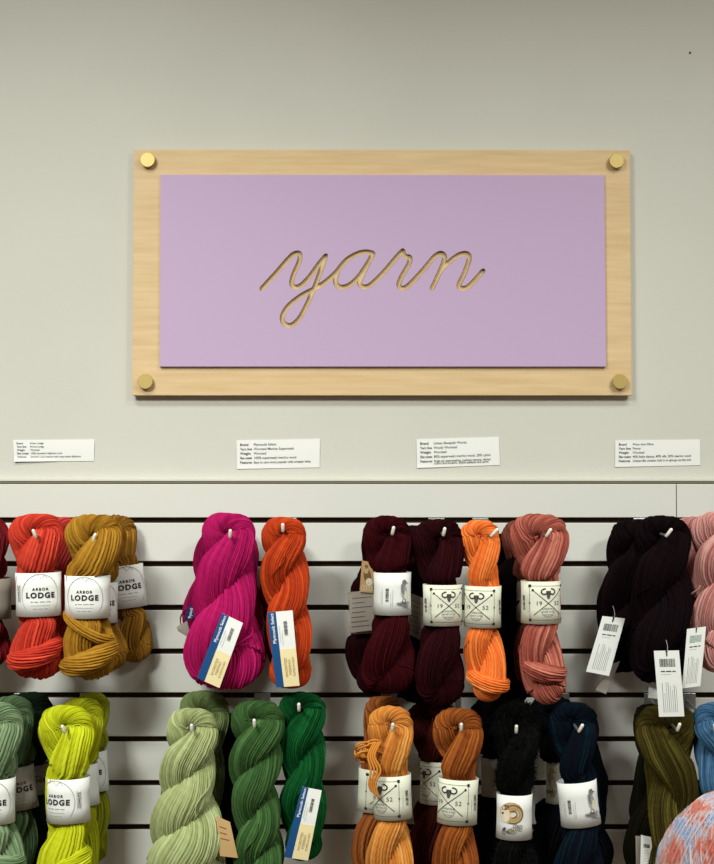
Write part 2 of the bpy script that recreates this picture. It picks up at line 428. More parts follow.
    # the tuck: the end loop wrapped across the lower end
    for (uu, tilt, thick, ext) in opt.get('wraps', []):
        zc = ztop - uu * Ht; w = wf(np.array([zc]))[0] / 2
        mN = 64; t = np.linspace(-PI * .5 - ext, -PI * .5 + ext, mN)
        rr = thick * w
        C2 = np.stack([cf(np.array([zc]))[0] + (w - rr * .55) * np.cos(t), (w * flat - rr * .1) * np.sin(t), zc + tilt * w * np.cos(t) - .25 * w * np.sin(t) * 0 - .2 * w * (np.sin(t) + 1) * -1], 1)
        ref2 = np.stack([np.cos(t), np.sin(t), 0 * t], 1)
        T2, N_, B_ = frames(C2, ref2, False)
        R2 = rr * (np.sin(np.linspace(.25, PI - .25, mN)) ** .5) * (1 + .06 * rnoise(rng, mN, 5))
        n2 = max(7, int(2 * PI * rr / strand))
        v, f, uv = bundle(C2, N_, B_, R2, n2, np.linspace(0, 1.6, mN), rng, closed=False)
        Fs.append(f + sum(len(x) for x in Vs)); Vs.append(v); Us.append(uv)
    # a few loose strands lying over the surface
    for q_ in range(opt.get('loose', 1)):
        a = rng.uniform(-2.6, -.5); z0 = rng.uniform(zbot + .35 * Ht, ztop - .2 * Ht); ln = rng.uniform(.03, .07); mN = 26
        tt = np.linspace(0, 1, mN); zz = z0 - ln * tt; zz = np.clip(zz, zbot + .02, ztop - .02)
        aa = a - hand * .7 * tt + .1 * np.sin(tt * 7 + q_)
        if bandz and (z0 > bandz[1] - .01 and z0 - ln < bandz[0] + .01): continue
        w = wf(zz) / 2; lift = 1.0 + .05 * np.sin(tt * PI)
        C2 = np.stack([cf(zz) + w * lift * np.cos(aa), flat * w * lift * np.sin(aa), zz], 1)
        ref2 = np.stack([np.cos(aa), np.sin(aa), 0 * aa], 1)
        T2, N_, B_ = frames(C2, ref2, False)
        v, f, uv = bundle(C2, N_, B_, np.full(mN, strand * .42) * (np.sin(np.linspace(.2, PI - .2, mN)) ** .3), 3, np.zeros(mN), rng, closed=False, amp=0, hn=0, per=3)
        Fs.append(f + sum(len(x) for x in Vs)); Vs.append(v); Us.append(uv)
    # fuzz fibres
    nf = opt.get('fuzz', 0)
    if nf:
        idx = rng.integers(0, len(V), nf)
        if bandz: idx = idx[(V[idx, 2] > bandz[0] + .004) | (V[idx, 2] < bandz[1] - .004)]; nf = len(idx)
        base = V[idx]; c = np.repeat(Cp[:, None], len(V) // len(Cp), 1).reshape(-1, 3)[idx] * np.array([1, flat, 1])
        dr = base - c; dr /= np.linalg.norm(dr, axis=1)[:, None] + 1e-9
        L = opt.get('fuzzlen', .010) * rng.uniform(.4, 1.1, nf); side = rng.normal(0, 1, (nf, 3)); side -= dr * (side * dr).sum(1)[:, None]
        side /= np.linalg.norm(side, axis=1)[:, None]; wv = np.cross(dr, side) * opt.get('fuzzw', .00035)
        pts = [base, base + dr * (L * .45)[:, None] + side * (L * .25)[:, None], base + dr * (L * .6)[:, None] + side * (L * .8)[:, None]]
        vv = np.stack([pts[0] - wv, pts[0] + wv, pts[1] - wv, pts[1] + wv, pts[2] - wv * .3, pts[2] + wv * .3], 1)
        ff = np.arange(nf)[:, None, None] * 6 + np.array([[0, 1, 3, 2], [2, 3, 5, 4]])[None]
        ff = ff.reshape(-1, 4)
        uv = np.tile(rng.uniform(0, 30, (nf, 1, 1, 1)), (1, 2, 4, 2)).reshape(-1, 4, 2)
        Fs.append(ff + sum(len(x) for x in Vs)); Vs.append(vv.reshape(-1, 3)); Us.append(uv)
    return np.concatenate(Vs), np.concatenate(Fs), np.concatenate(Us), O, flat

HOOKS = {}
def make_band(root, O, d, flat, band):
    """band: dict(x=(xl,xr), y=(yt,yb), tilt, art, mat)"""
    xl, xr = band['x']; yt, yb = band['y']; sc = mm(d)
    dd = d + 0.0
    c = P((xl + xr) / 2, (yt + yb) / 2, dd) - O
    Rx = (xr - xl) / 2 * sc; Ry = Rx * flat * 1.06; h = (yb - yt) * sc * band.get('hs', 1)
    tl = math.radians(band.get('tilt', 0)); ct, st = math.cos(tl), math.sin(tl)
    def pt(th, z, off=0):
        x = (Rx + off) * math.sin(th); y = -(Ry + off) * math.cos(th)
        # slight crease waviness of the paper
        x += .0006 * math.sin(th * 3 + z * 60)
        return (c.x + x * ct - z * st, c.y + y, c.z + x * st + z * ct)
    bm = bmesh.new(); n = 56
    rows = []
    for off, zz in ((0, -h / 2), (0, -h / 6), (0, h / 6), (0, h / 2), (-.0004, h / 2), (-.0004, h / 6), (-.0004, -h / 6), (-.0004, -h / 2)):
        rows.append([bm.verts.new(pt(2 * PI * i / n, zz, off)) for i in range(n)])
    for a in range(8):
        A, B = rows[a], rows[(a + 1) % 8]
        for i in range(n): bm.faces.new((A[i], A[(i + 1) % n], B[(i + 1) % n], B[i]))
    o = from_bm('paper_band', bm, band.get('mat', M_paper), root, smooth=False)
    for p in o.data.polygons: p.use_smooth = True
    if band.get('label'): o['label'] = band['label']
    if band.get('art'):
        k = band['art']; Re = (Rx + Ry) / 2
        # artwork drawn for a 64-70 mm tall band
        s = h / .070 * .001 * band.get('as', 1)
        k.V = [v for v in k.V]
        # arc length table of the ellipse
        ths = np.linspace(-PI, PI, 721); dsx = np.hypot(Rx * np.cos(ths), Ry * np.sin(ths)); arc = np.concatenate([[0], np.cumsum((dsx[1:] + dsx[:-1]) / 2 * (ths[1] - ths[0]))]); arc -= arc[360]
        def fn(x, y):
            th = float(np.interp(x * s, arc, ths)); return pt(th, max(-h / 2 + .001, min(h / 2 - .001, y * s)), .0008)
        k.build('printing', fn, o)
    return o
def quad_paper(name, root, O, corners, Y, size, art, m, bulge=0, label=None, nx=8, ny=10, yoff=None, curl=0):
    """flat or softly curved paper. corners photo px tl,tr,br,bl; Y distance from wall; size in mm (w,h)."""
    C = [P(x, y, Y + (yoff[i] if yoff else 0)) - O for i, (x, y) in enumerate(corners)]
    w, h = size
    def fn(x, y, off=0):    # mm from lower left
        u, v = x / w, y / h
        p = (C[0] * (1 - u) + C[1] * u) * v + (C[3] * (1 - u) + C[2] * u) * (1 - v)
        return Vector((p.x, p.y - bulge * math.sin(PI * min(1, max(0, v))) - curl * max(0, .25 - v) ** 2 * 16 * (1 if u < .55 else .15) * max(0, 1 - u * 1.6) - off, p.z))
    bm = bmesh.new(); G = {}
    for s, off in ((0, 0), (1, -.0004)):
        for i in range(nx + 1):
            for j in range(ny + 1): G[s, i, j] = bm.verts.new(fn(w * i / nx, h * j / ny, off))
        for i in range(nx):
            for j in range(ny):
                f = (G[s, i, j], G[s, i + 1, j], G[s, i + 1, j + 1], G[s, i, j + 1]); bm.faces.new(f if s == 0 else f[::-1])
    for i in range(nx):
        bm.faces.new((G[0, i, 0], G[1, i, 0], G[1, i + 1, 0], G[0, i + 1, 0])); bm.faces.new((G[0, i, ny], G[0, i + 1, ny], G[1, i + 1, ny], G[1, i, ny]))
    for j in range(ny):
        bm.faces.new((G[0, 0, j], G[0, 0, j + 1], G[1, 0, j + 1], G[1, 0, j])); bm.faces.new((G[0, nx, j], G[1, nx, j], G[1, nx, j + 1], G[0, nx, j + 1]))
    bmesh.ops.recalc_face_normals(bm, faces=bm.faces)
    o = from_bm(name, bm, m, root, smooth=False)
    if label: o['label'] = label
    if art: art.build('printing', lambda x, y: fn(x, y, .0004), o)
    return o
def art_wrap():     # 42 x 120 mm paper wrap: blue edge with script, white barcode field, cream field
    k = Ink()
    for i in range(10):
        k.rect(0, i * 12, 14, i * 12 + 12, 'blue'); 
    for i in range(5): k.rect(14, i * 12, 42, i * 12 + 12, 'cream')
    k.rect(0, 84, 14, 120, 'navy')
    for i in range(len(k.V)): pass
    j = Ink()
    j.text('Plymouth Select', 9.6, 94, 7.4, 'white', rot=PI / 2, align='c', bold=.012)
    j.barcode(25, 82, 6, 22, True, 'dgrey', 4); j.scribble(17, 70, 42, 1, 3, 'light', True); j.scribble(21, 66, 36, 1, 3, 'light', True, 8)
    j.text('WORSTED', 24, 31, 6.5, 'tan', rot=PI / 2); j.text('MERINO', 30.5, 31, 6.5, 'tan', rot=PI / 2); j.text('SUPERWASH', 37, 31, 5.4, 'tan', rot=PI / 2)
    k2 = (k, j)
    return k2
def wrap_label(root, O, corners, Y, bulge=.004, yoff=None):
    base, top = art_wrap()
    o = quad_paper('paper_label', root, O, corners, Y, (42, 120), base, M_paper, bulge, 'blue and cream paper label with white barcode field', yoff=yoff, nx=6, ny=10)
    # lettering sits a hair above the printed fields
    C = [P(x, y, Y + (yoff[i] if yoff else 0)) - O for i, (x, y) in enumerate(corners)]
    def fn(x, y):
        u, v = x / 42, y / 120
        p = (C[0] * (1 - u) + C[1] * u) * v + (C[3] * (1 - u) + C[2] * u) * (1 - v)
        return Vector((p.x, p.y - bulge * math.sin(PI * v) - .0011, p.z))
    top.build('lettering', fn, o); return o
def hang_tag(root, O, corners, Y, start, m=M_paper, detail=True, tint='dgrey'):
    k = Ink()
    k.add([(22, 90), (26, 90), (25, 83), (23, 81.5)], [(0, 1, 2, 3)], 'black')
    if detail:
        k.barcode(9, 68, 30, 11, False, tint, 11); k.rect(10, 61, 18, 62.6, 'dgrey'); k.rect(20, 61, 30, 62.6, 'dgrey'); k.rect(32, 61, 38, 62.6, 'dgrey'); k.scribble(10, 57.5, 28, 1, 2, 'light')
        for i in range(8): k.scribble(10 + i * 3.7, 6, 42, 1, 3, 'light' if i % 3 else 'grey', True, 20 + i, .9)
    o = quad_paper('hang_tag', root, O, corners, Y, (48, 90), k, m, .001, nx=3, ny=6)
    tm = (P((corners[0][0] + corners[1][0]) / 2, (corners[0][1] + corners[1][1]) / 2 + 3, Y) - O)
    bm = bmesh.new(); s = P(start[0], start[1], Y - .012) - O
    mid = (tm + s) / 2 + Vector((.002, -.001, 0)); tube(bm, catmull([s, mid, tm + Vector((0, -.001, 0))], 6), .0005, 5)
    from_bm('string', bm, M_string, root)
    return o

SK = 0
def skein(label, prof, d, col, peg=None, band=None, group='twisted yarn skeins on the slatwall hooks', c2=None, c3=None, name='yarn_skein', **opt):
    global SK; SK += 1
    peg = peg or ((prof[0][1] + prof[0][2]) / 2, prof[0][0] + 20)
    O = P(peg[0], peg[1], d)
    bz = None
    bands = band if isinstance(band, list) else ([band] if band else [])
    if bands:
        b = bands[0]; cc = P((b['x'][0] + b['x'][1]) / 2, 0, d).x - O.x
        bz = (P(357, b['y'][0], d).z - O.z, P(357, b['y'][1], d).z - O.z, cc, (b['x'][1] - b['x'][0]) * mm(d))
    V, Fq, U, O, flat = skein_geo(prof, d, peg, opt, SK * 7 + 1, bz)
    root = thing(name, O, label, 'yarn', group)
    dark = max(col) < 80
    m = yarn_mat('wool ' + str(SK), col, c2, c3, .06 if dark else .2)
    if dark: m.node_tree.nodes['Principled BSDF'].inputs['Specular IOR Level'].default_value = .06
    link('twisted_yarn', mesh_np('twisted_yarn', V, Fq, U, m), root)
    for b in bands: make_band(root, O, d, flat, b)
    return root, O

# =============================================================== THE SETTING
SLAT = .018                                   # face of the slatwall in front of the wall
zt = P(357, 483, SLAT).z
bm = bmesh.new(); bevel_box(bm, -2.2, 2.2, 0, .12, 0, 3.1)
tag(from_bm('wall_back', bm, M_wall), kind='structure')
bm = bmesh.new(); bevel_box(bm, -2.2, 2.2, -3.6, .12, -.06, 0)
tag(from_bm('floor', bm, M_floor), kind='structure')
bm = bmesh.new(); bevel_box(bm, -2.2, 2.2, -SLAT - .002, 0, 0, .10, .002)
tag(from_bm('baseboard_back', bm, M_slat), kind='structure')
# thin edge strip between painted wall and slatwall
bm = bmesh.new(); bevel_box(bm, -2.2, 2.2, -.0135, 0, zt - .001, zt + .0026, .0008)
tag(from_bm('trim_1', bm, M_trim), kind='structure')
bm = bmesh.new(); bevel_box(bm, -2.2, 2.2, -.0155, 0, zt + .0030, zt + .0065, .0006)
tag(from_bm('trim_2', bm, M_wall), kind='structure')
# slatwall: two sheets meeting in a fine seam
GZ = [P(357, 522 + 43.55 * i, SLAT).z for i in range(8)]
pitch = .0762
g0 = P(357, 520.2, SLAT).z; pitch = (g0 - P(357, 827.0, SLAT).z) / 7
GW = .0095
def slat_panel(x0, x1, label):
    root = thing('slatwall_sheet', ((x0 + x1) / 2, 0, 0), label, 'slatwall', 'sheets of white slatwall')
    L = Vector(root.location)
    bm = bmesh.new(); bevel_box(bm, x0 - L.x, x1 - L.x, -.006, -.0004, .102, zt - .004)
    from_bm('backing', bm, M_core, root)
    bm = bmesh.new(); top = zt - .002; i = 0
    while True:
        zb = g0 - pitch * i + GW / 2
        bot = max(zb, .102)
        # T-slot slat: full depth lip in front, narrower neck behind
        bevel_box(bm, x0 - L.x, x1 - L.x, -SLAT, -.0125, bot, top, .0009, 2)
        bevel_box(bm, x0 - L.x, x1 - L.x, -.0125, -.006, bot + (.007 if bot > .102 else 0), top - (.007 if i else 0))
        top = zb - GW; i += 1
        if top < .11: break
    from_bm('slats', bm, M_slat, root)
    return root
xs = P(676.5, 500, SLAT).x
slat_panel(-2.19, xs - .0007, 'long sheet of white slatwall behind most of the yarn, left of the fine vertical seam')
slat_panel(xs + .0007, 2.19, 'sheet of white slatwall at the right edge, right of the fine vertical seam')

# ------------------------------------------------------------------ the sign
YB0, YB1 = .007, .017                      # plywood board stands off the wall
c0 = P(382, 273, YB1)
sign = thing('wall_sign', c0, 'framed lilac sign with the routed word yarn on a maple board above the slatwall', 'sign')
def loc(px, py, Y): return P(px, py, Y) - c0
def slab(corners, Yf, Yb, bev, m, name, parent):
    bm = bmesh.new()
    fr = [bm.verts.new(loc(x, y, Yf)) for x, y in corners]
    bk = [bm.verts.new((v.co.x, -Yb - c0.y, v.co.z)) for v in fr]
    bm.faces.new(fr); bm.faces.new(bk[::-1])
    for i in range(4): bm.faces.new((fr[i], bk[i], bk[(i + 1) % 4], fr[(i + 1) % 4]))
    bmesh.ops.recalc_face_normals(bm, faces=bm.faces)
    if bev: bmesh.ops.bevel(bm, geom=list(bm.edges), offset=bev, segments=2, affect='EDGES')
    return from_bm(name, bm, m, parent)
slab([(134, 149.5), (630, 150), (632, 395.5), (132, 395.5)], YB1, YB0, .0009, M_maple, 'backing_board', sign)
YP = YB1 + .0065
panel = slab([(160.5, 174.5), (604.5, 175), (606.3, 366.8), (159.5, 366.8)], YP, YB1 + .0002, .0008, M_violet, 'lilac_panel', sign)
panel['label'] = 'lilac painted panel with the word yarn routed into it'
panel.data.materials.append(M_routed)
paths = [
    [(261.7, 288.7), (277.4, 271.4), (289.7, 257.4), (295.3, 253.3), (299.6, 253.9), (299.4, 261), (294.4, 272.5), (291.6, 282), (293.9, 286.8), (300, 285.9), (308.8, 277.6), (318.9, 264), (325.8, 255.7)],
    [(325.8, 255.7), (322.2, 266.5), (315.5, 284.8), (307.7, 302.7), (299.8, 317.6), (291.3, 325.2), (284.2, 323.4), (282.4, 316), (288.6, 305.6), (300.9, 295.8), (313, 289.5)],
    [(307, 292.4), (320, 285.6), (330, 278), (336.6, 271.6), (346.5, 260), (357.9, 253.4), (366.7, 251.8), (373.2, 253.4)],
    [(338, 269.9), (336, 277.5), (336, 283.5), (340.2, 287), (347.8, 285.8), (356.6, 279), (364.4, 268.5), (370.8, 258.2), (373, 254)],
    [(372, 255.6), (362.9, 274), (359.6, 283), (363.3, 286.8), (370.5, 284.8), (383.1, 272.8), (396.5, 257.2), (402.8, 250.6)],
    [(402.8, 250.6), (404.6, 255.8), (410, 257.6), (408.6, 264.4), (402, 276), (398.8, 284.4), (402, 288.3), (409, 284.9), (423, 270.2), (434.2, 257), (441, 253.2), (444.6, 257.6), (440.6, 270), (432.1, 288.3)],
    [(436.5, 278.5), (441.4, 270), (449.6, 261.6), (459.4, 254.6), (466.8, 253.6), (469.2, 258.8), (464, 274), (459, 284.6), (461.7, 288.2), (469.2, 285.8), (483.2, 270.7)],
]
for pth in paths:
    pts = catmull([loc(x, y, YP) + Vector((0, .0022, 0)) for x, y in pth], 7)
    # rounded routing bit: tube that reaches out through the face
    bm = bmesh.new(); n = 14; r = .0043
    rings = []
    for i, p in enumerate(pts):
        t = (pts[min(i + 1, len(pts) - 1)] - pts[max(i - 1, 0)]); t.y = 0; t.normalize(); s = Vector((t.z, 0, -t.x))
        prof = [(s * (r * math.cos(a)) + Vector((0, r * math.sin(a) * 1.35, 0))) for a in [PI * k / 8 for k in range(9)]]
        prof += [s * (-r * 1.02) + Vector((0, -.006, 0)), s * (r * 1.02) + Vector((0, -.006, 0))]
        e = 0
        if i == 0: e = -r * .75
        if i == len(pts) - 1: e = r * .75
        rings.append([bm.verts.new(p + q) for q in prof])
        if e:
            sh = [bm.verts.new(p + t * e * 1.2 + q * .45 + Vector((0, (q.y < 0) * (q.y * .55), 0))) for q in prof]
            if i == 0: rings.insert(0, sh)
            else: rings.append(sh)
    m_ = len(rings[0])
    for A, B in zip(rings, rings[1:]):
        for i in range(m_): bm.faces.new((A[i], A[(i + 1) % m_], B[(i + 1) % m_], B[i]))
    bm.faces.new(rings[0]); bm.faces.new(rings[-1])
    bmesh.ops.recalc_face_normals(bm, faces=bm.faces)
    me = bpy.data.meshes.new('cutter'); bm.to_mesh(me); bm.free(); me.materials.append(M_violet); me.materials.append(M_routed)
    me.polygons.foreach_set('material_index', [1] * len(me.polygons))
    co = bpy.data.objects.new('cutter', me); COL.objects.link(co); co.location = c0
    md = panel.modifiers.new('cut', 'BOOLEAN'); md.operation = 'DIFFERENCE'; md.object = co; md.solver = 'EXACT'; md.use_self = True
    bpy.context.view_layer.update()
    nm = bpy.data.meshes.new_from_object(panel.evaluated_get(bpy.context.evaluated_depsgraph_get()))
    panel.modifiers.clear(); panel.data = nm; bpy.data.objects.remove(co)
for x, y in ((147.8, 160), (616.5, 161), (145.5, 381.5), (619.8, 381.5)):
    q = loc(x, y, YB1 + .007)
    bm = bmesh.new()
    lathe(bm, [(.0085, .0075), (.0085, .0025), (.0125, .0025), (.0130, .0018), (.0130, -.0028), (.0122, -.0036)], 'y', 32, q)
    bo = from_bm('brass_cap', bm, M_brass, sign)
    bm = bmesh.new(); lathe(bm, [(.009, 0), (.009, .0068)], 'y', 24, (q.x, -YB0 - c0.y + .0001, q.z))
    from_bm('standoff', bm, M_brasscore, bo)

# --------------------------------------------------------- information cards
CARDS = [
    ([(13, 440), (94.5, 439.2), (94, 461), (14.5, 461.6)], 'Brand: Kestrel Yarns', ['Brand', 'Yarn line', 'Weight', 'Fiber content', 'Features'],
     ['Arbor Lodge', 'Forest Lodge', 'Worsted', '100% domestic Highland wool', 'Smooth 3-ply texture with crisp stitch definition'],
     'small white information card above the red and ochre yarn, lower left corner curling away', .004),
    ([(236.5, 440.3), (320, 438.8), (319.6, 467.4), (236.8, 469)], '', None, ['Plymouth Select', 'Worsted Merino Superwash', 'Worsted', '100% superwash merino wool', 'Easy to care wool, popular with sweater knits'],
     'small white information card right below the left half of the lilac sign', .0005),
    ([(416.5, 439.2), (498.8, 436.8), (500, 465), (417, 468)], '', None, ['Urban Sheepish Works', 'Wooly Worsted', 'Worsted', '80% superwash merino wool, 20% nylon', 'Single ply superwashing, cushiony texture, vibrant'],
     'small white information card below the word yarn, above the maroon and orange yarn', .001),
    ([(615.2, 440.3), (700, 439.4), (700.4, 465.2), (615, 467)], '', None, ['Woo Ann Fibre', 'Penny', 'Worsted', '40% baby alpaca, 40% silk, 20% merino wool', 'Unique silky content, built in to splurge worthy knit'],
     'small white information card at the far right, above the black yarn and the seam', .0005),
]
HEAD = ['Brand', 'Yarn line', 'Weight', 'Fiber content', 'Features']
for cs, _, _, rows, lab, curl in CARDS:
    Yc = .0012; cc = P(sum(c[0] for c in cs) / 4, sum(c[1] for c in cs) / 4, Yc)
    root = thing('information_card', cc, lab, 'card', 'printed cards taped above the slatwall')
    k = Ink(); h = (cs[3][1] - cs[0][1]) / (cs[1][0] - cs[0][0]) * 146
    step = h * .185
    for i, (a, b_) in enumerate(zip(HEAD, rows)):
        yy = h - h * .2 - i * (h * .155)
        k.text(a, 6, yy, h * .125, 'black', align='l', bold=.016, fit=21)
        k.text(b_, 30, yy, h * .122, 'dgrey', align='l', bold=.01, fit=min(100, 3.1 * len(b_) * h / 50))
    if 'Urban' in rows[0]: k.text('colors and modern, stylish palettes and yarns', 30, h - h * .2 - 5 * (h * .14), h * .115, 'dgrey', align='l', bold=.01, fit=96)
    quad_paper('paper', root, cc, cs, Yc, (146, h), k, M_paper, bulge=.0006, curl=curl, nx=14, ny=8)

# tiny dark screw hole plug high on the wall
bm = bmesh.new(); q = P(690.2, 52.6, .001); lathe(bm, [(.0018, .001), (.0018, -.0004), (.001, -.001)], 'y', 12, (0, 0, 0))
o = from_bm('nail_head', bm, mat('dark nail', (30, 24, 16), .5), loc=q, smooth=False)
tag(o, 'tiny dark nail head in the bare wall near the upper right corner', 'nail')

# -------------------------------------------------------------------- hooks
def hook(tip, dtip, label, gi, lean=(0, 1), L=.0105):
    """tip: photo position of the white tip, dtip: its distance from the wall"""
    gz = g0 - pitch * (0 if gi == 0 else 4)
    T = P(tip[0], tip[1], dtip)
    root = thing('slatwall_hook', (T.x, -SLAT, gz), label, 'hook', 'slatwall hooks carrying the yarn')
    bm = bmesh.new()
    bevel_box(bm, -.014, .014, -.0022, 0, -.022, .004, .0008)
    bevel_box(bm, -.012, .012, 0, .010, -.0035, .002, .0006)
    from_bm('back_plate', bm, M_steel, root)
    tipl = Vector((0, T.y + SLAT, T.z - gz - L * .5))
    bm = bmesh.new()
    mid = Vector((0, tipl.y * .5, (-.010 + tipl.z) * .5 - .001))
    end = tipl + Vector((lean[0] * L * .5, -.003, L * .15))
    tube(bm, catmull([Vector((0, -.001, -.010)), mid, tipl + Vector((0, .008, 0)), end], 8), .0022, 10)
    from_bm('rod', bm, M_steel, root, smooth=True)
    bm = bmesh.new()
    a = end - Vector((lean[0] * L * .35, 0, L * .3)); b = a + Vector((lean[0] * L, -.004, L * 1.05)); dr = (b - a).normalized()
    tube(bm, [a - dr * .001, a, a + (b - a) * .5, b - dr * .0012, b, b + dr * .0015, b + dr * .0024], [.0016, .0026, .0027, .0028, .0027, .0020, .0007], 14)
    from_bm('tip_cap', bm, M_tip, root, smooth=True)

# ===================================================================== YARN
LODGE = lambda **k: dict(art=art_lodge(k.pop('sh', 0), k.pop('side', True), k.pop('ms', 1)), **k)
FR, MD, BK = .165, .105, .052
NEED = lambda sh, side='r', **k: dict(art=art_needles(sh, side), mat=M_cream, **k)
RED = (186, 52, 36); OCH = (158, 112, 28); MAG = (164, 8, 82); RUS = (176, 54, 16)
MAR = (50, 6, 11); ORG = (232, 118, 48); ROS = (166, 84, 70); BLK = (15, 5, 8); PNK = (186, 126, 120)

# ---- upper row
skein('dark red yarn skein cut off by the left edge, left of the bright red one',
      [(516, -42, 4), (540, -48, 12), (575, -38, 10), (618, -38, 10), (640, -44, 12), (668, -38, 4)], .10, (112, 14, 24), band=dict(x=(-38, 11), y=(578, 618), art=art_lodge(-12), mat=M_shadepap), turns=1.0)
skein('bright red yarn skein with a white band, hanging between dark red and ochre yarn',
      [(513, 17, 55), (522, 9, 62), (545, 5, 64), (560, 10, 63), (574, 17, 60), (614, 17, 61), (640, 14, 63), (660, 9, 64), (672, 18, 62), (679, 28, 52)], FR, RED,
      peg=(36, 534), band=dict(x=(16, 61), y=(572, 615), tilt=1, art=art_lodge(9, True, -1)), c2=(160, 30, 24), c3=(218, 76, 50), wraps=[(.86, .25, .42, 1.9)], turns=1.1, fan=230)
skein('second red yarn skein seen as a sliver behind the bright red one at upper left',
      [(517, 44, 78), (530, 38, 84), (570, 40, 80), (620, 42, 80), (664, 50, 72)], .08, (186, 50, 48), c3=(205, 92, 90), strand=.0042)
skein('front ochre yarn skein with a white band, hanging right of the red one',
      [(514, 76, 112), (522, 67, 120), (545, 63, 125), (560, 67, 122), (576, 68, 112), (616, 66, 110), (640, 62, 116), (658, 61, 120), (670, 65, 112), (680, 74, 100)], FR, OCH,
      peg=(93, 536), band=LODGE(x=(65, 110), y=(575, 617), sh=0, side=False), c2=(122, 78, 16), c3=(178, 132, 40), wraps=[(.70, -.5, .22, 1.7), (.88, .3, .42, 1.8)], fan=240, turns=1.25, phase=.3)
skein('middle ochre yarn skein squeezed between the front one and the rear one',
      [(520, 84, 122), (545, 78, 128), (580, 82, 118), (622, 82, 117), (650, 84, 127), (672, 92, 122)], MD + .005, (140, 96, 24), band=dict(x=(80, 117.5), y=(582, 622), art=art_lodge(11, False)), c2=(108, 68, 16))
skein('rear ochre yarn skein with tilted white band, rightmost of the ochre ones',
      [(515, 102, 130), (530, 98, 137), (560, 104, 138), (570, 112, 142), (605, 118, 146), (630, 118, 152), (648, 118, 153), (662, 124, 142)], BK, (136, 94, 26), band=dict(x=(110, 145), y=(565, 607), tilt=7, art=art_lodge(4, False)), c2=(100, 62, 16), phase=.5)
m1, O1 = skein('front magenta yarn skein with a slanted blue and cream paper label',
      [(513, 214, 243), (520, 204, 251), (545, 199, 258), (570, 198, 257), (600, 192, 256), (635, 188, 262), (665, 184, 264), (682, 192, 252), (690, 205, 236)], FR, MAG,
      peg=(230, 536), strand=.0034, c2=(140, 4, 72), c3=(188, 26, 104), turns=1.25, fan=150, flat=.62)
wrap_label(m1, O1, [(222, 613), (243, 623), (219.5, 688), (197, 678)], FR + .046, .003)
m1b, O1b = skein('rear magenta yarn skein bulging out on both sides of the front one',
      [(520, 205, 240), (540, 200, 256), (566, 192, 260), (590, 188, 262), (620, 182, 262), (650, 180, 268), (676, 188, 262), (684, 200, 250)], .075, (136, 6, 66), peg=(225, 540), strand=.0034, turns=1.3, phase=1.2)
quad_paper('paper_label', m1b, O1b, [(176.5, 627), (187, 621), (192, 640), (178, 631)], .110, (30, 40), None, M_shadepap, .001, 'crumpled white end of the paper label')
k = Ink(); k.text('Plymouth', 11, 20, 8, 'white', rot=PI / 2, bold=.01)
quad_paper('label_flap', m1b, O1b, [(188, 606), (197, 607), (197, 618), (184, 621)], .122, (20, 40), k, INK['navy'], .001, 'navy folded flap of the paper label')
m2, O2 = skein('rust orange skein with an upright blue and cream paper label, right of the magenta ones',
      [(517, 274, 296), (522, 266, 304), (540, 260, 308), (570, 261, 309), (600, 264, 310), (630, 267, 312), (660, 268, 313), (680, 270, 311), (688, 280, 302)], FR, RUS,
      peg=(284, 532), strand=.0034, c2=(150, 40, 12), c3=(208, 82, 26), turns=1.5, fan=150, phase=-.2)
wrap_label(m2, O2, [(267.2, 612.5), (292.5, 610.3), (299.6, 685.6), (276.3, 687.5)], FR + .040, .003)
skein('dark red yarn skein mostly hidden behind the rust orange one',
      [(528, 272, 296), (560, 262, 300), (590, 260, 302), (630, 262, 300), (672, 272, 292)], .075, (120, 16, 14), strand=.0036, turns=1.2)

skein('maroon yarn skein with white bird picture band, leftmost of the dark ones',
      [(516, 374, 398), (522, 366, 406), (540, 362, 411), (565, 364, 412), (575, 372, 412), (613, 372, 412), (630, 368, 414), (660, 362, 416), (682, 362, 412), (694, 372, 402)], FR, MAR,
      peg=(392, 534), band=dict(x=(373.5, 411), y=(572, 614), art=art_bird(19, -8)), strand=.0032, c2=(40, 5, 10), c3=(66, 9, 15))
s, O_ = skein('rear maroon yarn skein bulging left beside a grey wrapper',
      [(522, 366, 398), (545, 362, 402), (590, 354, 398), (632, 350, 396), (650, 346, 394), (672, 348, 392), (694, 366, 386)], .075, (32, 5, 9), peg=(380, 540), strand=.0034, turns=1.4,
      band=dict(x=(349, 384), y=(592, 632), tilt=4, art=None, mat=M_shadepap, label='grey paper wrapper with rows of small print'))
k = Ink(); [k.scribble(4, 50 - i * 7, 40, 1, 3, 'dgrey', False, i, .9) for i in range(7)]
quad_paper('care_note', s, O_, [(350.5, 592), (375, 590), (373.5, 630), (349, 633)], .111, (48, 60), k, M_shadepap, .003, 'grey printed sheet with rows of small text')
k = Ink(); k.blob(14, 26, 8, 12, 'brown', .3); k.blob(11, 34, 5, 5, 'sand'); k.blob(18, 17, 7, 6, 'ivory'); k.blob(11, 40, 4, 3, 'brown'); [k.oval(6 + 5 * i, 7, 3, 4, .9, 'ivory', 10) for i in range(4)]
quad_paper('picture_flap', s, O_, [(362, 560.5), (373, 562.5), (373, 593), (359.5, 592)], .115, (26, 48), k, M_tanpap, .002, 'tan flap with a small brown animal picture')
skein('very dark maroon yarn skein with a crossed needles band, left of the orange one',
      [(519, 426, 452), (524, 418, 460), (542, 413, 465), (575, 417, 464), (586, 423, 462), (624, 423, 462), (645, 416, 464), (675, 414, 466), (696, 420, 462), (705, 430, 450)], FR, (36, 5, 9),
      peg=(443, 536), band=NEED(9, 'l', x=(423, 462), y=(584, 624.5)), strand=.0034, c2=(28, 4, 8), c3=(50, 8, 13), phase=.3)
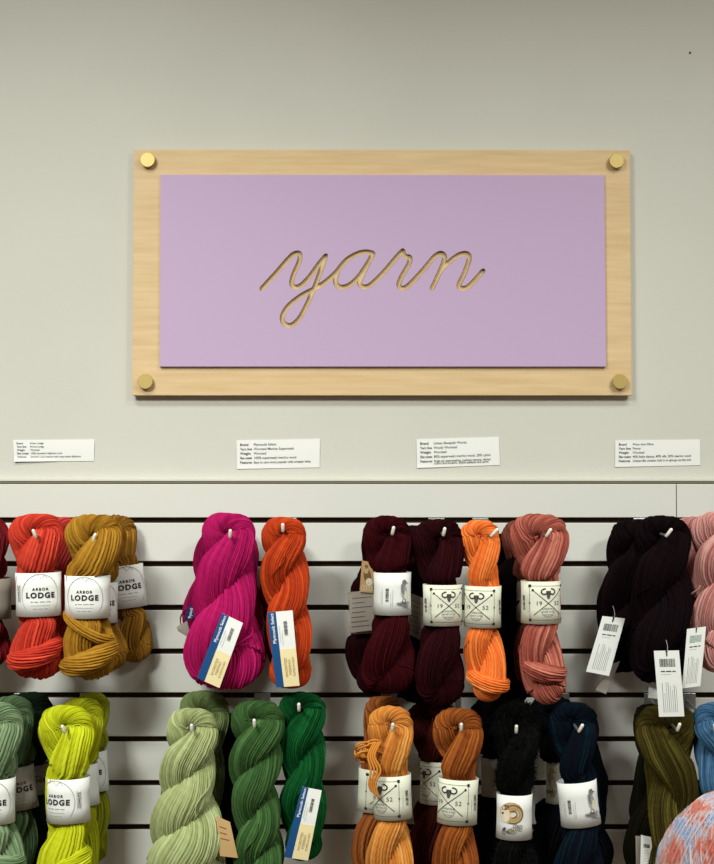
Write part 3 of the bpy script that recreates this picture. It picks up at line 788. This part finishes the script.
s, O_ = skein('black maroon yarn skein hidden between the two front maroon ones',
      [(526, 398, 436), (550, 392, 444), (590, 394, 440), (650, 390, 444), (704, 402, 436)], .085, (30, 5, 9), strand=.0034)
k = Ink(); [k.scribble(4, 50 - i * 7, 36, 1, 3, 'dgrey', False, i, .9) for i in range(7)]
quad_paper('care_note', s, O_, [(407, 592), (424, 598), (424, 642), (408, 634)], .128, (40, 60), k, M_shadepap, .002, 'grey printed sheet in shadow')
skein('orange yarn skein with crossed needles band, the brightest one in the middle',
      [(520, 468, 492), (526, 462, 498), (545, 459, 502), (570, 464, 501), (585, 465, 500), (626, 465, 500), (645, 464, 504), (668, 466, 507), (690, 468, 509), (701, 476, 500)], FR, ORG,
      peg=(490, 538), band=NEED(-13, 'r', x=(464.5, 501), y=(585.5, 626.5), tilt=-1), c2=(206, 88, 30), c3=(244, 146, 74), wraps=[(.90, -.2, .40, 2.0)], turns=1.35, strand=.0042, fan=170)
skein('dusty rose yarn skein with crossed needles band, right of the orange one',
      [(514, 524, 552), (520, 514, 562), (540, 509, 569), (565, 514, 568), (580, 521, 562), (622, 522, 560), (645, 519, 563), (670, 522, 565), (690, 524, 570), (704, 532, 562)], FR, ROS,
      peg=(545, 536), band=NEED(9, 'l', x=(521, 560.5), y=(580.5, 622.5), tilt=0), c2=(120, 52, 46), c3=(204, 132, 112), wraps=[(.83, -.15, .40, 1.9)], turns=1.3, fan=230, strand=.0044)
skein('rear brownish rose yarn skein peeking out left of the dusty rose one',
      [(519, 508, 538), (530, 502, 546), (560, 504, 544), (583, 512, 542), (622, 512, 542), (650, 512, 548), (690, 520, 546)], .08, (112, 58, 48), band=dict(x=(516, 544), y=(580, 621), art=None, mat=M_shadepap), c2=(80, 36, 32))
skein('black yarn skein hanging low between the orange and rose skeins',
      [(534, 488, 526), (560, 484, 534), (620, 486, 534), (680, 490, 534), (706, 500, 524)], .06, (16, 8, 9), turns=1.3)

s, O_ = skein('black yarn skein in front at the right, square white tag hanging below it',
      [(516, 650, 676), (522, 640, 684), (540, 634, 691), (575, 632, 692), (610, 632, 692), (640, 630, 690), (668, 632, 686), (683, 644, 672)], FR, BLK,
      peg=(664, 538), strand=.0036, c2=(12, 5, 8), c3=(22, 8, 11), flat=.66)
hang_tag(s, O_, [(653.8, 650.8), (679, 650.4), (684.4, 716.4), (659, 716.8)], FR + .047, (666, 640))
s, O_ = skein('rear black yarn skein at the right with a slanted white tag on its left',
      [(519, 622, 650), (526, 612, 656), (550, 606, 658), (580, 602, 658), (610, 598, 660), (640, 592, 656), (662, 596, 650), (672, 610, 640)], .075, (18, 7, 10), peg=(636, 545), strand=.0036, phase=.4)
hang_tag(s, O_, [(602.5, 616), (625, 618.5), (609, 676), (586, 671.5)], .135, (613, 606))
quad_paper('rear_tag', s, O_, [(612, 664), (620, 661), (606, 694), (595.5, 690)], .118, (30, 60), None, M_shadepap, .001, 'grey back of a second tag in shadow')
quad_paper('lower_tag', s, O_, [(649, 681), (660, 681), (660, 699), (648, 698)], .15, (30, 40), None, M_paper, .001, 'white tag edge behind the front tag')
s, O_ = skein('dusty pink yarn skein in front, cut off by the right edge',
      [(512, 705, 735), (520, 694, 746), (545, 689, 752), (575, 694, 750), (600, 690, 748), (635, 690, 750), (660, 696, 746), (672, 706, 734)], FR, PNK,
      peg=(722, 536), c2=(160, 92, 90), c3=(212, 164, 155), fan=190, turns=1.5, strand=.0042)
hang_tag(s, O_, [(687, 629), (706, 626.5), (700.3, 686), (682, 688.5)], FR + .036, (697, 616), tint='green')
skein('rear pink yarn skein between the black one and the front pink one',
      [(517, 678, 706), (530, 672, 714), (560, 676, 712), (600, 678, 714), (650, 684, 720), (668, 694, 712)], .085, (172, 112, 108), c2=(150, 84, 84), c3=(206, 146, 140), strand=.004)

# ---- lower row
skein('sage green yarn skein with white band, cut off by the left edge',
      [(702, -22, 10), (710, -32, 20), (735, -36, 25), (762, -32, 20), (778, -30, 15), (822, -30, 15), (845, -32, 24), (880, -34, 26), (900, -20, 12)], FR, (116, 138, 100),
      peg=(-6, 722), band=LODGE(x=(-31, 15), y=(777, 821), sh=6, side=False), c2=(84, 108, 78), c3=(142, 162, 126), turns=1.2, wraps=[(.8, -.2, .4, 1.9)])
skein('shaded olive green yarn skein with tilted band behind the sage one',
      [(696, -2, 26), (705, -8, 34), (730, -8, 37), (765, -2, 36), (808, 0, 36), (840, -6, 38), (880, 0, 28)], .11, (74, 96, 64), band=dict(x=(1, 36), y=(766, 808), tilt=8, art=art_lodge(6, False), mat=M_shadepap), c2=(50, 68, 44), c3=(100, 124, 88))
skein('very dark green yarn skein behind, left of the lime yarn',
      [(692, 14, 46), (705, 10, 52), (740, 14, 52), (770, 18, 48), (805, 18, 49), (840, 14, 54), (890, 20, 44)], BK, (20, 32, 20), band=dict(x=(17, 49), y=(764, 793), tilt=4, art=art_lodge(13, False), mat=M_shadepap), c2=(12, 22, 14))
skein('lime yarn skein in front with white band at the lower left',
      [(705, 52, 80), (712, 42, 90), (735, 36, 96), (755, 42, 94), (772, 48, 92), (776, 48, 90), (820, 47, 89), (838, 42, 88), (850, 36, 90), (880, 34, 92), (900, 46, 80)], FR, (188, 194, 18),
      peg=(66, 731), band=LODGE(x=(46.5, 90), y=(776.5, 820), sh=-15, side=True, ms=1, tilt=1), c2=(150, 150, 10), c3=(206, 214, 50), wraps=[(.84, .35, .42, 1.9)], fan=240, turns=1.05)
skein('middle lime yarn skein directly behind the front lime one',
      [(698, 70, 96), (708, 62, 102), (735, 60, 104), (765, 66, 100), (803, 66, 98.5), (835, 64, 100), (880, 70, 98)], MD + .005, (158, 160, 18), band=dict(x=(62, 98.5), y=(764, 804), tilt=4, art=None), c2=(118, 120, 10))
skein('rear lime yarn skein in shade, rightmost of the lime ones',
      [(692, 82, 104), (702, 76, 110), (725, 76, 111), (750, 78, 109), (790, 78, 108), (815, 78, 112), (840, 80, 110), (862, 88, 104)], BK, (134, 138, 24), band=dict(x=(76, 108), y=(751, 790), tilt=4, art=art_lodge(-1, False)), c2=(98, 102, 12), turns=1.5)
s, O_ = skein('pale sage green yarn skein, unlabelled, at the bottom left of centre',
      [(708, 180, 206), (716, 171, 213), (735, 165, 218), (765, 161, 217), (795, 157, 216), (825, 151, 221), (850, 146, 226), (880, 148, 226), (900, 165, 210)], FR, (160, 167, 114),
      peg=(192, 731), c2=(122, 136, 82), c3=(184, 196, 146), strand=.0038, turns=1.75, fan=210, phase=.1)
k = Ink(); k.scribble(6, 30, 30, 3, 6, 'brown', False, 4, 1)
quad_paper('paper_label', s, O_, [(216, 816), (230, 822), (238, 858), (220, 856)], FR + .018, (40, 40), k, M_tanpap, .001, 'tan paper label tucked at the side')
skein('rear sage green yarn skein rising above the pale one',
      [(691, 188, 220), (700, 180, 227), (725, 178, 230), (760, 172, 226), (800, 160, 222), (850, 156, 220), (885, 170, 210)], .085, (104, 120, 72), c2=(74, 90, 48), c3=(130, 146, 96), strand=.0038, peg=(204, 712))
skein('near black yarn skein in the gap between the pale and the moss green ones',
      [(712, 214, 234), (740, 210, 238), (790, 210, 240), (840, 212, 244), (880, 222, 238)], .06, (16, 14, 16), turns=1.4)
skein('moss green yarn skein, unlabelled, left of the emerald one',
      [(700, 244, 268), (706, 236, 277), (725, 230, 284), (750, 230, 284), (780, 228, 278), (810, 234, 280), (840, 234, 284), (870, 232, 284), (895, 248, 268)], FR, (54, 86, 42),
      peg=(254, 726), c2=(38, 70, 30), c3=(80, 116, 62), strand=.0036, turns=1.9, fan=190)
m3, O3 = skein('emerald green yarn skein with a blue and cream paper label, lower row',
      [(692, 290, 312), (698, 282, 321), (715, 277, 328), (745, 280, 326), (775, 282, 324), (800, 279, 326), (830, 282, 326), (850, 286, 322), (860, 294, 312)], .14, (12, 72, 32),
      peg=(300, 711), c2=(8, 60, 26), c3=(28, 108, 52), strand=.0032, turns=1.5, fan=150)
wrap_label(m3, O3, [(302, 786.6), (321.8, 790.4), (308, 860.5), (283.8, 857)], .14 + .045, .003)

s, O_ = skein('golden yarn skein with crossed needles band and curly tie, lower row',
      [(706, 380, 400), (712, 372, 408), (732, 366, 414), (755, 370, 412), (774, 374, 411), (816, 374, 411), (835, 370, 411), (860, 366, 414), (885, 368, 414), (905, 380, 402)], FR, (206, 132, 52),
      peg=(392, 730), band=NEED(-20, 'r', x=(373, 411.5), y=(774, 817), tilt=2), c2=(172, 92, 38), c3=(226, 162, 88), fan=230, turns=1.3, strand=.0044)
bm = bmesh.new(); rr = random.Random(3)
cen = P(370, 752, FR + .022) - O_
for i in range(15):
    a0 = rr.uniform(0, 6.28); pts = []
    off = Vector((rr.uniform(-.012, .008), rr.uniform(-.008, .004), rr.uniform(-.012, .012)))
    for t in range(9):
        a = a0 + t * .7; pts.append(cen + off + Vector((math.cos(a) * .013, math.sin(a * 1.3) * .007, math.sin(a) * .010)))
    tube(bm, catmull(pts, 4), .0017, 6)
for i in range(4):
    x = 368 + i * 2.2
    tube(bm, catmull([P(x + 6, 742, FR + .030) - O_, P(x, 756, FR + .036) - O_, P(x + 3 + i, 770, FR + .039) - O_, P(x + 1, 784, FR + .038) - O_, P(x + 4, 792 + 2 * i, FR + .036) - O_], 6), .0018, 6)
from_bm('curly_tie', bm, bpy.data.materials['wool ' + str(SK)], s, smooth=True)
skein('rear bronze yarn skein behind the golden one, white band showing on its left',
      [(696, 368, 394), (704, 364, 402), (730, 362, 400), (765, 360, 396), (808, 360, 394), (830, 352, 392), (855, 350, 392), (880, 358, 388)], .09, (150, 82, 34), band=dict(x=(358, 396), y=(768, 810), tilt=-3, art=art_needles(12, None), mat=M_cream), c2=(104, 46, 24), c3=(176, 110, 52))
skein('chestnut brown yarn skein with crossed needles band, right of the golden one',
      [(708, 448, 470), (714, 438, 478), (735, 430, 484), (758, 436, 482), (776, 440, 477), (822, 440, 477), (840, 434, 478), (865, 432, 480), (890, 440, 476), (905, 450, 466)], FR, (142, 72, 22),
      peg=(461, 730), band=NEED(-16, 'r', x=(438, 477.5), y=(777.5, 822), tilt=-2.5), c2=(98, 42, 18), c3=(176, 102, 40), fan=240, turns=1.3, strand=.0042)
skein('dark red brown yarn skein behind the chestnut one, pale band at its left',
      [(700, 412, 452), (722, 406, 458), (760, 414, 454), (802, 414, 454), (840, 406, 458), (885, 412, 450)], .085, (60, 20, 16), band=dict(x=(420, 455), y=(760, 802), tilt=0, art=art_needles(-24, None), mat=M_cream), c2=(36, 10, 10))
skein('fluffy black yarn skein with a tan ram picture on its white band',
      [(702, 506, 528), (712, 498, 536), (740, 494, 542), (775, 494, 538), (792, 497, 533), (838, 497, 532), (860, 492, 538), (885, 494, 536), (905, 504, 524)], FR, (9, 8, 8),
      peg=(516, 728), band=dict(x=(496.5, 532), y=(793, 837), tilt=-1, art=art_ram(-8)), c2=(6, 6, 6), c3=(22, 21, 20), fuzz=9000, fuzzlen=.010, fuzzw=.0005, turns=1.2, strand=.0030)
skein('black yarn skein behind, between the chestnut and the fluffy black ones',
      [(698, 474, 512), (722, 468, 518), (760, 474, 512), (796, 474, 512), (840, 470, 516), (885, 476, 508)], .085, (12, 9, 10), band=dict(x=(481, 509), y=(757, 795), art=None, mat=M_shadepap))
skein('navy yarn skein with a grey bird picture on its tilted white band',
      [(702, 562, 586), (709, 554, 592), (730, 549, 598), (758, 554, 596), (778, 560, 595), (824, 562, 598), (845, 556, 604), (870, 552, 606), (892, 560, 600), (905, 570, 588)], FR, (9, 13, 25),
      peg=(578, 732), band=dict(x=(559, 598.5), y=(780, 824), tilt=6, art=art_bird(17, -17)), c2=(8, 12, 22), c3=(6, 34, 42), strand=.0032, pscale=.2)
skein('rear blue black yarn skein with a green picture band, left of the navy one',
      [(696, 534, 570), (722, 528, 578), (760, 536, 576), (802, 536, 578), (840, 528, 582), (885, 534, 572)], .085, (10, 12, 18), band=dict(x=(546, 574), y=(760, 802), art=art_bird(-17, 10, 'tan'), mat=M_cream))
skein('rearmost blue black yarn skein bulging right of the navy one',
      [(706, 568, 592), (730, 566, 600), (765, 572, 602), (785, 578, 614), (800, 576, 606), (830, 574, 606), (852, 578, 616), (872, 584, 606)], .05, (12, 16, 22), turns=1.8)
s, O_ = skein('dark olive yarn skein in front, unbanded, lower right',
      [(705, 650, 684), (712, 642, 692), (732, 634, 697), (755, 638, 696), (785, 648, 698), (815, 646, 698), (845, 646, 696), (875, 648, 692), (900, 660, 684)], FR, (64, 55, 20),
      peg=(676, 732), c2=(40, 35, 11), c3=(98, 88, 38), strand=.0030, fuzz=6000, fuzzlen=.006, fuzzw=.0002, turns=1.1, hand=-1, flat=.66)
s, O_ = skein('rear black olive yarn skein with a notched white tag at its lower end',
      [(704, 640, 660), (715, 634, 668), (750, 634, 668), (790, 632, 666), (820, 624, 662), (850, 622, 660), (875, 628, 654)], .085, (26, 24, 12), peg=(652, 724), strand=.0034)
k = Ink(); k.barcode(12, 52, 26, 9, False, 'dgrey', 5); k.scribble(12, 44, 28, 5, 6, 'grey')
quad_paper('hang_tag', s, O_, [(641, 835), (651, 837), (654, 868), (640, 870)], .16, (48, 80), k, M_paper, .001)
quad_paper('rear_tag', s, O_, [(635.5, 836), (641, 836), (641, 866), (636, 866)], .15, (20, 80), None, M_shadepap, .001)
skein('denim blue yarn skein at the right edge, lower row',
      [(702, 700, 726), (710, 692, 736), (735, 690, 744), (765, 698, 744), (790, 694, 742), (820, 696, 744), (850, 696, 742), (880, 706, 730)], FR, (62, 102, 138),
      peg=(716, 730), c2=(34, 68, 102), c3=(98, 138, 168), strand=.0032, turns=1.6, hand=-1, phase=.3)

# hooks in front of the yarn
T0 = .204
for tip, d, lab, gi, lean in [
    ((36.5, 533), T0, 'white tipped hook through the bright red yarn', 0, (-.3, 1)), ((93, 537), T0 - .02, 'hook through the front ochre yarn', 0, (.4, 1)),
    ((230, 533), T0, 'white tipped hook through the magenta yarn', 0, (.1, 1)), ((283, 527), T0, 'white tipped hook through the rust orange yarn', 0, (0, 1)),
    ((392, 530), T0, 'white tipped hook through the leftmost maroon yarn', 0, (.2, 1)), ((443, 531), T0, 'white tipped hook through the very dark maroon yarn', 0, (.2, 1)),
    ((490, 532), T0 - .01, 'hook through the orange yarn, thin white bent tip', 0, (.9, .6)), ((545.5, 532), T0, 'white tipped hook through the dusty rose yarn', 0, (.6, 1)),
    ((665, 532), T0, 'white tipped leaning hook through the front black yarn', 0, (.7, 1)), ((722, 533), T0 - .01, 'hook holding the pink yarn at the right edge', 0, (0, 1)),
    ((-6, 724), T0, 'hook holding the sage green yarn at the left edge', 4, (0, 1)),
    ((65.5, 728), T0, 'white tipped hook through the lime yarn', 4, (-.3, .8)), ((192, 727), T0, 'hook through the pale sage green yarn', 4, (0, .8)),
    ((254.5, 722), T0, 'white tipped hook through the moss green yarn', 4, (0, 1)), ((299, 706), .19, 'white tipped hook through the emerald green yarn', 4, (0, 1)),
    ((392, 726), T0, 'white tipped hook through the golden yarn', 4, (.1, .9)), ((461, 726), T0, 'hook through the chestnut brown yarn, round white tip', 4, (0, .6)),
    ((516, 728), .18, 'hook buried in the fluffy black yarn', 4, (0, .6)), ((578, 727), T0, 'white tipped hook through the navy yarn', 4, (.5, 1)),
    ((676.5, 726), T0, 'white tipped hook through the dark olive yarn', 4, (.3, 1)), ((715, 727), T0, 'white tipped hook through the denim blue yarn', 4, (-.2, 1))]:
    hook(tip, d, lab, gi, lean)

# ------------------------------------------- fuzzy ball of yarn, lower right
YF = D - 1.50
bc = P(752.6, 886, YF); R = 94.8 * mm(YF)
ball = thing('yarn_ball', (bc.x, bc.y, bc.z - R), 'big fuzzy ball of coral, pink and pale blue yarn in the lower right corner', 'yarn')
rng = np.random.default_rng(5)
m_ball = mat('marled fluffy wool', (225, 160, 150), .9, spec=.15, Sheen_Weight=.4)
N, L, b = nodes(m_ball)
tc = N.new('ShaderNodeTexCoord'); mp = N.new('ShaderNodeMapping'); mp.inputs['Rotation'].default_value = (0, .45, .2); mp.inputs['Scale'].default_value = (52, 34, 17)
nz = N.new('ShaderNodeTexNoise'); nz.inputs['Scale'].default_value = 1; nz.inputs['Detail'].default_value = 3; nz.inputs['Roughness'].default_value = .65
cr = N.new('ShaderNodeValToRGB'); cr.color_ramp.elements[0].position = .36; cr.color_ramp.elements[0].color = lin((176, 192, 230)); cr.color_ramp.elements[1].position = .60; cr.color_ramp.elements[1].color = lin((226, 128, 110))
e = cr.color_ramp.elements.new(.45); e.color = lin((214, 208, 222)); e = cr.color_ramp.elements.new(.53); e.color = lin((230, 180, 172))
L.new(tc.outputs['Object'], mp.inputs['Vector']); L.new(mp.outputs[0], nz.inputs['Vector']); L.new(nz.outputs['Fac'], cr.inputs['Fac']); L.new(cr.outputs['Color'], b.inputs['Base Color'])
Vs, Fs, Us = [], [], []
def ball_ring(axis, off, rad, width):
    axis = axis / np.linalg.norm(axis); a = np.cross(axis, [0.3, .9, .1]); a /= np.linalg.norm(a); c = np.cross(axis, a)
    t = np.linspace(0, 2 * PI, 72, endpoint=False); rr = math.sqrt(max(rad ** 2 - off ** 2, 1e-8))
    C = axis[None] * off + rr * (np.cos(t)[:, None] * a + np.sin(t)[:, None] * c) + np.array([0, 0, R])
    C += (C - np.array([0, 0, R])) * (rnoise(rng, 72, 12) * .012)[:, None]
    T_, N_, B_ = frames(C, C - np.array([0, 0, R]))
    v, f, uv = bundle(C, N_, B_, np.full(72, width), 3, np.linspace(0, 4 * PI, 72, endpoint=False), rng, per=3, amp=.1)
    Fs.append(f + sum(len(x) for x in Vs)); Vs.append(v); Us.append(uv)
for wi in range(9):
    ax = rng.normal(0, 1, 3)
    if wi > 3: ax = np.array([.8, -.5, .35]) + rng.normal(0, .25, 3)
    for off in np.linspace(-.075, .075, 26):
        ball_ring(ax, off * R / .1, R * (.945 + .006 * wi), .0032)
u = np.linspace(0, 1, 1)
nf = 60000; dr = rng.normal(0, 1, (nf, 3)); dr /= np.linalg.norm(dr, axis=1)[:, None]
base = dr * R * .985 + np.array([0, 0, R]); Ln = .007 * rng.uniform(.3, 1.1, nf); sd = rng.normal(0, 1, (nf, 3)); sd -= dr * (sd * dr).sum(1)[:, None]; sd /= np.linalg.norm(sd, axis=1)[:, None]
wv = np.cross(dr, sd) * .00028
pts = [base, base + dr * (Ln * .4)[:, None] + sd * (Ln * .4)[:, None], base + dr * (Ln * .45)[:, None] + sd * (Ln * 1.1)[:, None]]
vv = np.stack([pts[0] - wv, pts[0] + wv, pts[1] - wv, pts[1] + wv, pts[2] - wv * .3, pts[2] + wv * .3], 1)
ff = (np.arange(nf)[:, None, None] * 6 + np.array([[0, 1, 3, 2], [2, 3, 5, 4]])[None]).reshape(-1, 4)
link('wound_yarn', mesh_np('wound_yarn', np.concatenate(Vs), np.concatenate(Fs), np.concatenate(Us), m_ball), ball)
fz = link('fuzz', mesh_np('fuzz', vv.reshape(-1, 3), ff, np.zeros((len(ff), 4, 2)), m_ball), ball); fz['kind'] = 'stuff'
bm = bmesh.new(); bmesh.ops.create_icosphere(bm, subdivisions=4, radius=R * .93); bmesh.ops.translate(bm, vec=(0, 0, R), verts=bm.verts)
from_bm('core', bm, m_ball, ball, smooth=True)
# round display stand carrying the ball, below the frame
ht = bc.z - R - .001
st = thing('display_stand', (bc.x, bc.y, 0), 'round white display stand under the fuzzy ball of yarn', 'stand')
bm = bmesh.new(); lathe(bm, [(.14, ht - .022), (.15, ht - .018), (.15, ht - .004), (.146, ht)], 'z', 48); from_bm('stand_top', bm, M_slat, st)
bm = bmesh.new(); lathe(bm, [(.022, .02), (.02, .3), (.02, ht - .022)], 'z', 24); from_bm('post', bm, M_steel, st, smooth=True)
bm = bmesh.new(); lathe(bm, [(.14, 0), (.14, .012), (.12, .02), (.03, .024)], 'z', 48); from_bm('foot', bm, M_steel, st)

# ================================================================= LIGHTING
def area(name, loc_, target, size, power, color, spread=180):
    l = bpy.data.lights.new(name, 'AREA'); l.shape = 'RECTANGLE'; l.size, l.size_y = size; l.energy = power; l.color = color; l.spread = math.radians(spread)
    o = bpy.data.objects.new(name, l); COL.objects.link(o); o.location = loc_
    o.rotation_euler = (Vector(target) - Vector(loc_)).to_track_quat('-Z', 'Y').to_euler(); return o
area('ceiling_lamp', (-.75, -1.25, 3.1), (-.4, 0, 1.0), (.9, .2), 3.9, (.95, 1.0, .94), 78)
area('ceiling_lamp', (.95, -1.25, 3.1), (.55, 0, 1.0), (.9, .2), 3.6, (.95, 1.0, .94), 78)
area('ceiling_lamp', (-1.2, -2.4, 2.95), (-.45, 0, .95), (.6, .3), 9.6, (.96, 1.0, .94), 70)
area('ceiling_lamp', (1.5, -2.3, 3.0), (.55, 0, 1.0), (.6, .3), 5.0, (.96, 1.0, .94), 70)
w = bpy.data.worlds.new('shop'); SC.world = w; w.use_nodes = True
w.node_tree.nodes['Background'].inputs['Color'].default_value = (1.0, .83, .66, 1)
w.node_tree.nodes['Background'].inputs['Strength'].default_value = .18
SC.view_settings.view_transform = 'Standard'; SC.view_settings.look = 'None'; SC.view_settings.gamma = 1
SC.view_settings.exposure = 0
